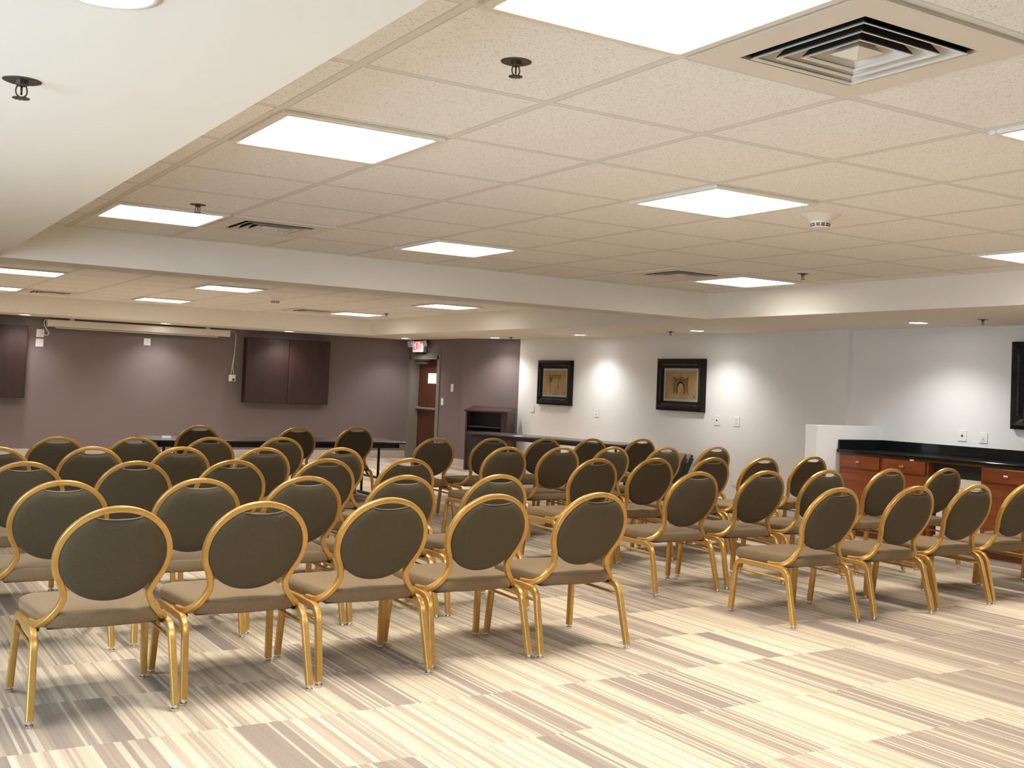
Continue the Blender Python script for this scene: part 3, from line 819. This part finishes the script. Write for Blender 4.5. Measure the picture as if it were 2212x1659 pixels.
# ------------------------------------------------------------------ right wall: plates and pictures
X0 = XR - .0005
plate('wall_plate', 'white plate nearest the mauve corner under the left picture', 'wall plate', (X0, 14.148, .979), 'x-', .105, .115)
plate('wall_plate', 'small white plate just below the left picture', 'wall plate', (X0, 13.72, .984), 'x-', .09, .10)
plate('wall_outlet', 'white outlet on the pale wall between the two whole pictures', 'outlet', (X0, 12.494, .982), 'x-', .10, .118, 'outlet')
plate('wall_plate', 'white plate with black jack right of the arch picture', 'wall plate', (X0, 10.047, .993), 'x-', .10, .118, 'jack')
plate('wall_outlet', 'white outlet on the pale wall right of the arch picture', 'outlet', (X0, 9.708, .997), 'x-', .10, .118, 'outlet')
plate('wall_plate', 'white plate with black jack above the black counter', 'wall plate', (X0, 6.66, 1.008), 'x-', .092, .100, 'jack')
plate('wall_outlet', 'white outlet above the black counter beside the cut-off picture', 'outlet', (X0, 6.435, 1.002), 'x-', .085, .098, 'key')
plate('wall_plate', 'low white plate near the floor on the pale wall behind the chairs', 'wall plate', (X0, 9.70, .30), 'x-', .10, .10)

def picture(label, y0, y1, z0, z1, bw, art):
    """frame on the right wall; local x runs to the viewer's right, local y into the room is negative"""
    W_, H_ = y1 - y0, z1 - z0
    t = thing('framed_picture', label, 'picture', (XR, (y0 + y1) / 2, (z0 + z1) / 2), -PI / 2, 'framed prints on the pale wall')
    w, h = W_ / 2, H_ / 2
    def molding(o, i, y_o, y_i):
        tb = bmesh.new(); L_ = []
        for s_, yy in ((o, -.001), (o, y_o), ((o * .7 + i * .3), y_o - .012), ((o * .5 + i * .5), y_o - .004), ((o * .25 + i * .75), y_i - .006), (i, y_i), (i, -.001)):
            L_.append([tb.verts.new((sx * (w - s_), yy, sy * (h - s_))) for sx, sy in ((-1, -1), (1, -1), (1, 1), (-1, 1))])
        for A_, B_ in zip(L_, L_[1:]):
            for q in range(4): tb.faces.new((A_[q], A_[(q + 1) % 4], B_[(q + 1) % 4], B_[q]))
        bmesh.ops.recalc_face_normals(tb, faces=tb.faces[:]); m_ = MB(); m_.add(tb); return m_
    molding(0., bw, -.045, -.028).build('frame', M['frame_dark'], t)
    for s in (-1, 1):
        m2 = MB(); n_ = int((H_ - 2 * bw) / .026)
        for q in range(n_):
            zz = -h + bw + (q + .5) * (H_ - 2 * bw) / n_; m2.box(s * (w - bw * .62) - .010, s * (w - bw * .62) + .010, -.054, -.044, zz - .009, zz + .009, .003)
        m2.box(s * (w - bw * .62) - .009, s * (w - bw * .62) + .009, -.048, -.044, -h + bw, h - bw); m2.build('carved_beading', M['beading'], t)
        m2 = MB(); n_ = int((W_ - 2 * bw) / .026)
        for q in range(n_):
            xx = -w + bw + (q + .5) * (W_ - 2 * bw) / n_; m2.box(xx - .009, xx + .009, -.054, -.044, s * (h - bw * .62) - .010, s * (h - bw * .62) + .010, .003)
        m2.box(-w + bw, w - bw, -.048, -.044, s * (h - bw * .62) - .009, s * (h - bw * .62) + .009); m2.build('carved_beading', M['beading'], t)
    MB().box(-w + bw - .004, w - bw + .004, -.022, -.012, -h + bw - .004, h - bw + .004).build('mat_board', M['mat_silver'], t)
    aw, ah = w - bw - .028, h - bw - .028
    p = MB().box(-aw, aw, -.0245, -.021, -ah, ah).build('print', M['parchment'], t)
    d = MB(); l = MB()
    def bx(mb, x0, x1, z0_, z1_): mb.box(x0, x1, -.0252, -.0243, z0_, z1_)
    if art == 'arch':
        k = aw * .44
        bx(d, -k, k, .055, .068); bx(d, -k * 1.06, k * 1.06, .082, .092); bx(l, -k, k, .068, .082); bx(l, -k, k, .035, .055); bx(d, -k, k, .030, .036)
        for q in range(9):
            a0, a1 = PI * q / 9, PI * (q + 1) / 9
            xm, zm = math.cos((a0 + a1) / 2) * k * .44, math.sin((a0 + a1) / 2) * k * .44 - .035
            d.box(-.012, .012, -.0005, .0005, -.018, .018, mtx=Matrix.Translation((xm, -.0248, zm)) @ Matrix.Rotation(-(a0 + a1) / 2 , 4, 'Y'))
        for s in (-1, 1):
            bx(d, s * k * .5 - .008, s * k * .5 + .008, -.155, -.03); bx(l, s * k * .74 - .035, s * k * .74 + .035, -.15, .03)
            bx(d, s * k * .98 - .005, s * k * .98 + .005, -.15, .03); bx(d, s * k - .012, s * k + .012, .092, .115)
        bx(l, -k * .25, k * .25, .092, .125)
        bx(l, -k * 1.4, k * 1.2, -.165, -.157)
        for q_ in (d, l): q_.bm.transform(Matrix.Translation((0, 0, .012)) @ Matrix.Scale(.74, 4, (0, 0, 1)))
    elif art == 'capital':
        k = aw * .55
        bx(d, -k, k, .10, .112); bx(l, -k, k, .08, .10); bx(l, -k * .95, k * .95, .062, .08)
        d.prism([(-k * .98, .075), (-k * .35, .075), (-k * .5, .02), (-k * .72, -.01)], 0, .001, 0, Matrix.Translation((0, -.0243, 0)) @ Matrix.Rotation(PI / 2, 4, 'X'))
        l.prism([(k * .3, .065), (k * .98, .075), (k * .72, .03)], 0, .001, 0, Matrix.Translation((0, -.0243, 0)) @ Matrix.Rotation(PI / 2, 4, 'X'))
        bx(l, -k * .74, -k * .66, -.17, -.01); bx(l, k * .5, k * .56, -.12, .04); bx(d, k * .44, k * .60, -.075, -.045); bx(l, -k * .5, k * .4, -.17, -.164)
    else:
        bx(l, -aw * .5, aw * .5, -.1, .1)
    bx(d, aw - .05, aw - .03, -ah + .025, -ah + .04)
    d.build('dark_line_drawing', M['sepia'], p); l.build('pale_line_drawing', M['sepia_light'], p)
    return t
picture('left framed print of a column capital, dark carved frame, near the mauve corner', 13.10, 13.98, 1.053, 1.70, .118, 'capital')
picture('framed print of an arched gateway in a dark carved frame, middle of the pale wall', 10.265, 11.16, 1.078, 1.725, .118, 'arch')
picture('tall dark framed picture cut by the right picture edge above the counter', 5.25, 6.14, 1.10, 1.877, .118, 'plain')

# ------------------------------------------------------------------ counter and cabinets on the right wall
XC, YA, YE = 8.36, 7.595, 4.93
ct = thing('countertop', 'glossy black granite countertop with backsplash along the right wall', 'countertop', ((XC + XR) / 2, 6., .79))
def w2(mb): 
    mb.bm.transform(Matrix.Translation((-(XC + XR) / 2, -6., -.79))); return mb
w2(MB().box(XC - .03, XR - .001, YE, YA, .79, .820, .004)).build('slab', M['granite'], ct)
w2(MB().box(XR - .022, XR - .002, YE, YA - .022, .82, .912, .002)).build('backsplash', M['granite'], ct)
w2(MB().box(XC - .01, XR - .002, YA - .022, YA - .001, .82, .912, .002)).build('side_splash', M['granite'], ct)
def cabinet(y0, y1, nd, label):
    t = thing('base_cabinet', label, 'cabinet', (XC, (y0 + y1) / 2, 0), 0, 'cherry base cabinets under the black counter')
    cy_ = (y0 + y1) / 2
    MB().box(.02, XR - XC - .002, y0 - cy_, y1 - cy_, .07, .789).box(.08, XR - XC - .002, y0 - cy_ + .01, y1 - cy_ - .01, 0, .07).build('body', M['cherry'], t)
    wd = (y1 - y0) / nd
    for k in range(nd):
        a, b = y0 - cy_ + k * wd + .022, y0 - cy_ + (k + 1) * wd - .022
        d = MB().box(-.004, .02, a, b, .652, .772, .006, 2).build('drawer', M['cherry'], t)
        kn = MB(); kn.cyl((-.004, (a + b) / 2, .713), (-.022, (a + b) / 2, .713), .006, n=10); kn.box(-.036, -.02, (a + b) / 2 - .022, (a + b) / 2 + .022, .704, .722, .006, 2)
        kn.build('knob', M['nickel'], d)
        dm = MB(); dm.box(-.004, .02, a, b, .10, .60, .004)
        dr = dm.build('door', M['cherry'], t)
        MB().box(-.008, -.003, a + .07, b - .07, .17, .53, .003).build('raised_panel', M['cherry'], dr)
        MB().cyl((-.004, b - .03, .545), (-.026, b - .03, .545), .012, n=12).build('knob', M['nickel'], dr)
    return t
c1 = cabinet(6.56, 7.59, 2, 'cherry base cabinet with two drawers, against the low ledge wall')
c2 = cabinet(4.95, 6.02, 2, 'cherry base cabinet right of the opening under the black counter')
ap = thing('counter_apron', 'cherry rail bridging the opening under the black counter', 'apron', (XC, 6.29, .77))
MB().box(.02, .04, -.27, .27, .0, .019).build('rail', M['cherry'], ap)
MB().box(.10, .115, -.27, .27, -.125, .018).build('gap_shade_panel', M['black_plastic'], ap)  # added black sheet stands in for shade in the gap above the refrigerator
fg = thing('compact_refrigerator', 'cream white box-like appliance in the opening between the cherry cabinets', 'refrigerator', (8.45, 6.29, 0))
MB().box(.012, .45, -.235, .235, .0, .645, .006).build('body', M['fridge'], fg)
MB().box(0, .012, -.235, .235, .562, .645, .004).build('freezer_door', M['fridge'], fg)
MB().box(0, .012, -.235, .235, .03, .555, .004).build('main_door', M['plate'], fg)
lt2 = thing('drawer_tag', 'small white tag stuck at the top edge of the second cherry drawer', 'tag', (XC - .008, 6.72, .777))
MB().box(-.002, .003, -.022, .022, -.006, .008).build('tag', M['paper'], lt2)

# ------------------------------------------------------------------ lights
PANEL_W, PANEL_SPREAD = 12.5, 128
for x, y in SPOTS:
    ld = bpy.data.lights.new('downlight', 'SPOT'); ld.energy = 38.
    ld.color = (1., .97, .95); ld.spot_size = math.radians(132); ld.spot_blend = .85; ld.shadow_soft_size = .09
    lo = bpy.data.objects.new('downlight_lamp', ld); COL.objects.link(lo); lo.location = (x, y, ZS - .012)
for x, y in LAMPS:
    ld = bpy.data.lights.new('troffer', 'AREA'); ld.shape = 'SQUARE'; ld.size = .60; ld.energy = PANEL_W; ld.spread = math.radians(PANEL_SPREAD)
    ld.color = (1., .95, .87)
    lo = bpy.data.objects.new('troffer_lamp', ld); COL.objects.link(lo); lo.location = (x, y, ZC - .022)
w = bpy.data.worlds.new('World'); scene.world = w; w.use_nodes = True
bg = w.node_tree.nodes['Background']; bg.inputs['Color'].default_value = (.52, .74, 1., 1); bg.inputs['Strength'].default_value = 8.
for a, b in WIN:
    pl = bpy.data.lights.new('window_daylight', 'AREA'); pl.shape = 'RECTANGLE'; pl.size = b - a; pl.size_y = 1.55
    pl.cycles.is_portal = True
    po = bpy.data.objects.new('window_daylight', pl); COL.objects.link(po)
    po.location = (XL - .16, (a + b) / 2, 1.125); po.rotation_euler = (PI / 2, 0, -PI / 2)

# ------------------------------------------------------------------ camera
r = Vector((0.8455871778140438, -0.5322815038450184, 0.04072745242421383))
u = Vector((-0.0543658990257916, -0.009968247589879499, 0.9984713231050275))
f_ = Vector((0.5310618360789997, 0.8465087327987069, 0.037366984838612616))
cd = bpy.data.cameras.new('camera'); co = bpy.data.objects.new('camera', cd); COL.objects.link(co)
mm = Matrix((r, u, -f_)).transposed().to_4x4(); mm.translation = Vector((0, 0, 1.2971)); co.matrix_world = mm
cd.sensor_fit = 'HORIZONTAL'; cd.sensor_width = 36.; cd.lens = 2409.8677 / 2212 * 36.
cd.shift_x = (1106 - 1143.6497) / 2212; cd.shift_y = (746.0069 - 829.5) / 2212
cd.clip_start = .05; cd.clip_end = 100
scene.camera = co
scene.cycles.use_denoising = True
scene.cycles.max_bounces = 10; scene.cycles.diffuse_bounces = 6
scene.cycles.sample_clamp_indirect = 8
vs = scene.view_settings
vs.view_transform = 'Standard'; vs.look = 'None'; vs.gamma = 1; vs.use_curve_mapping = False; vs.exposure = 1.12
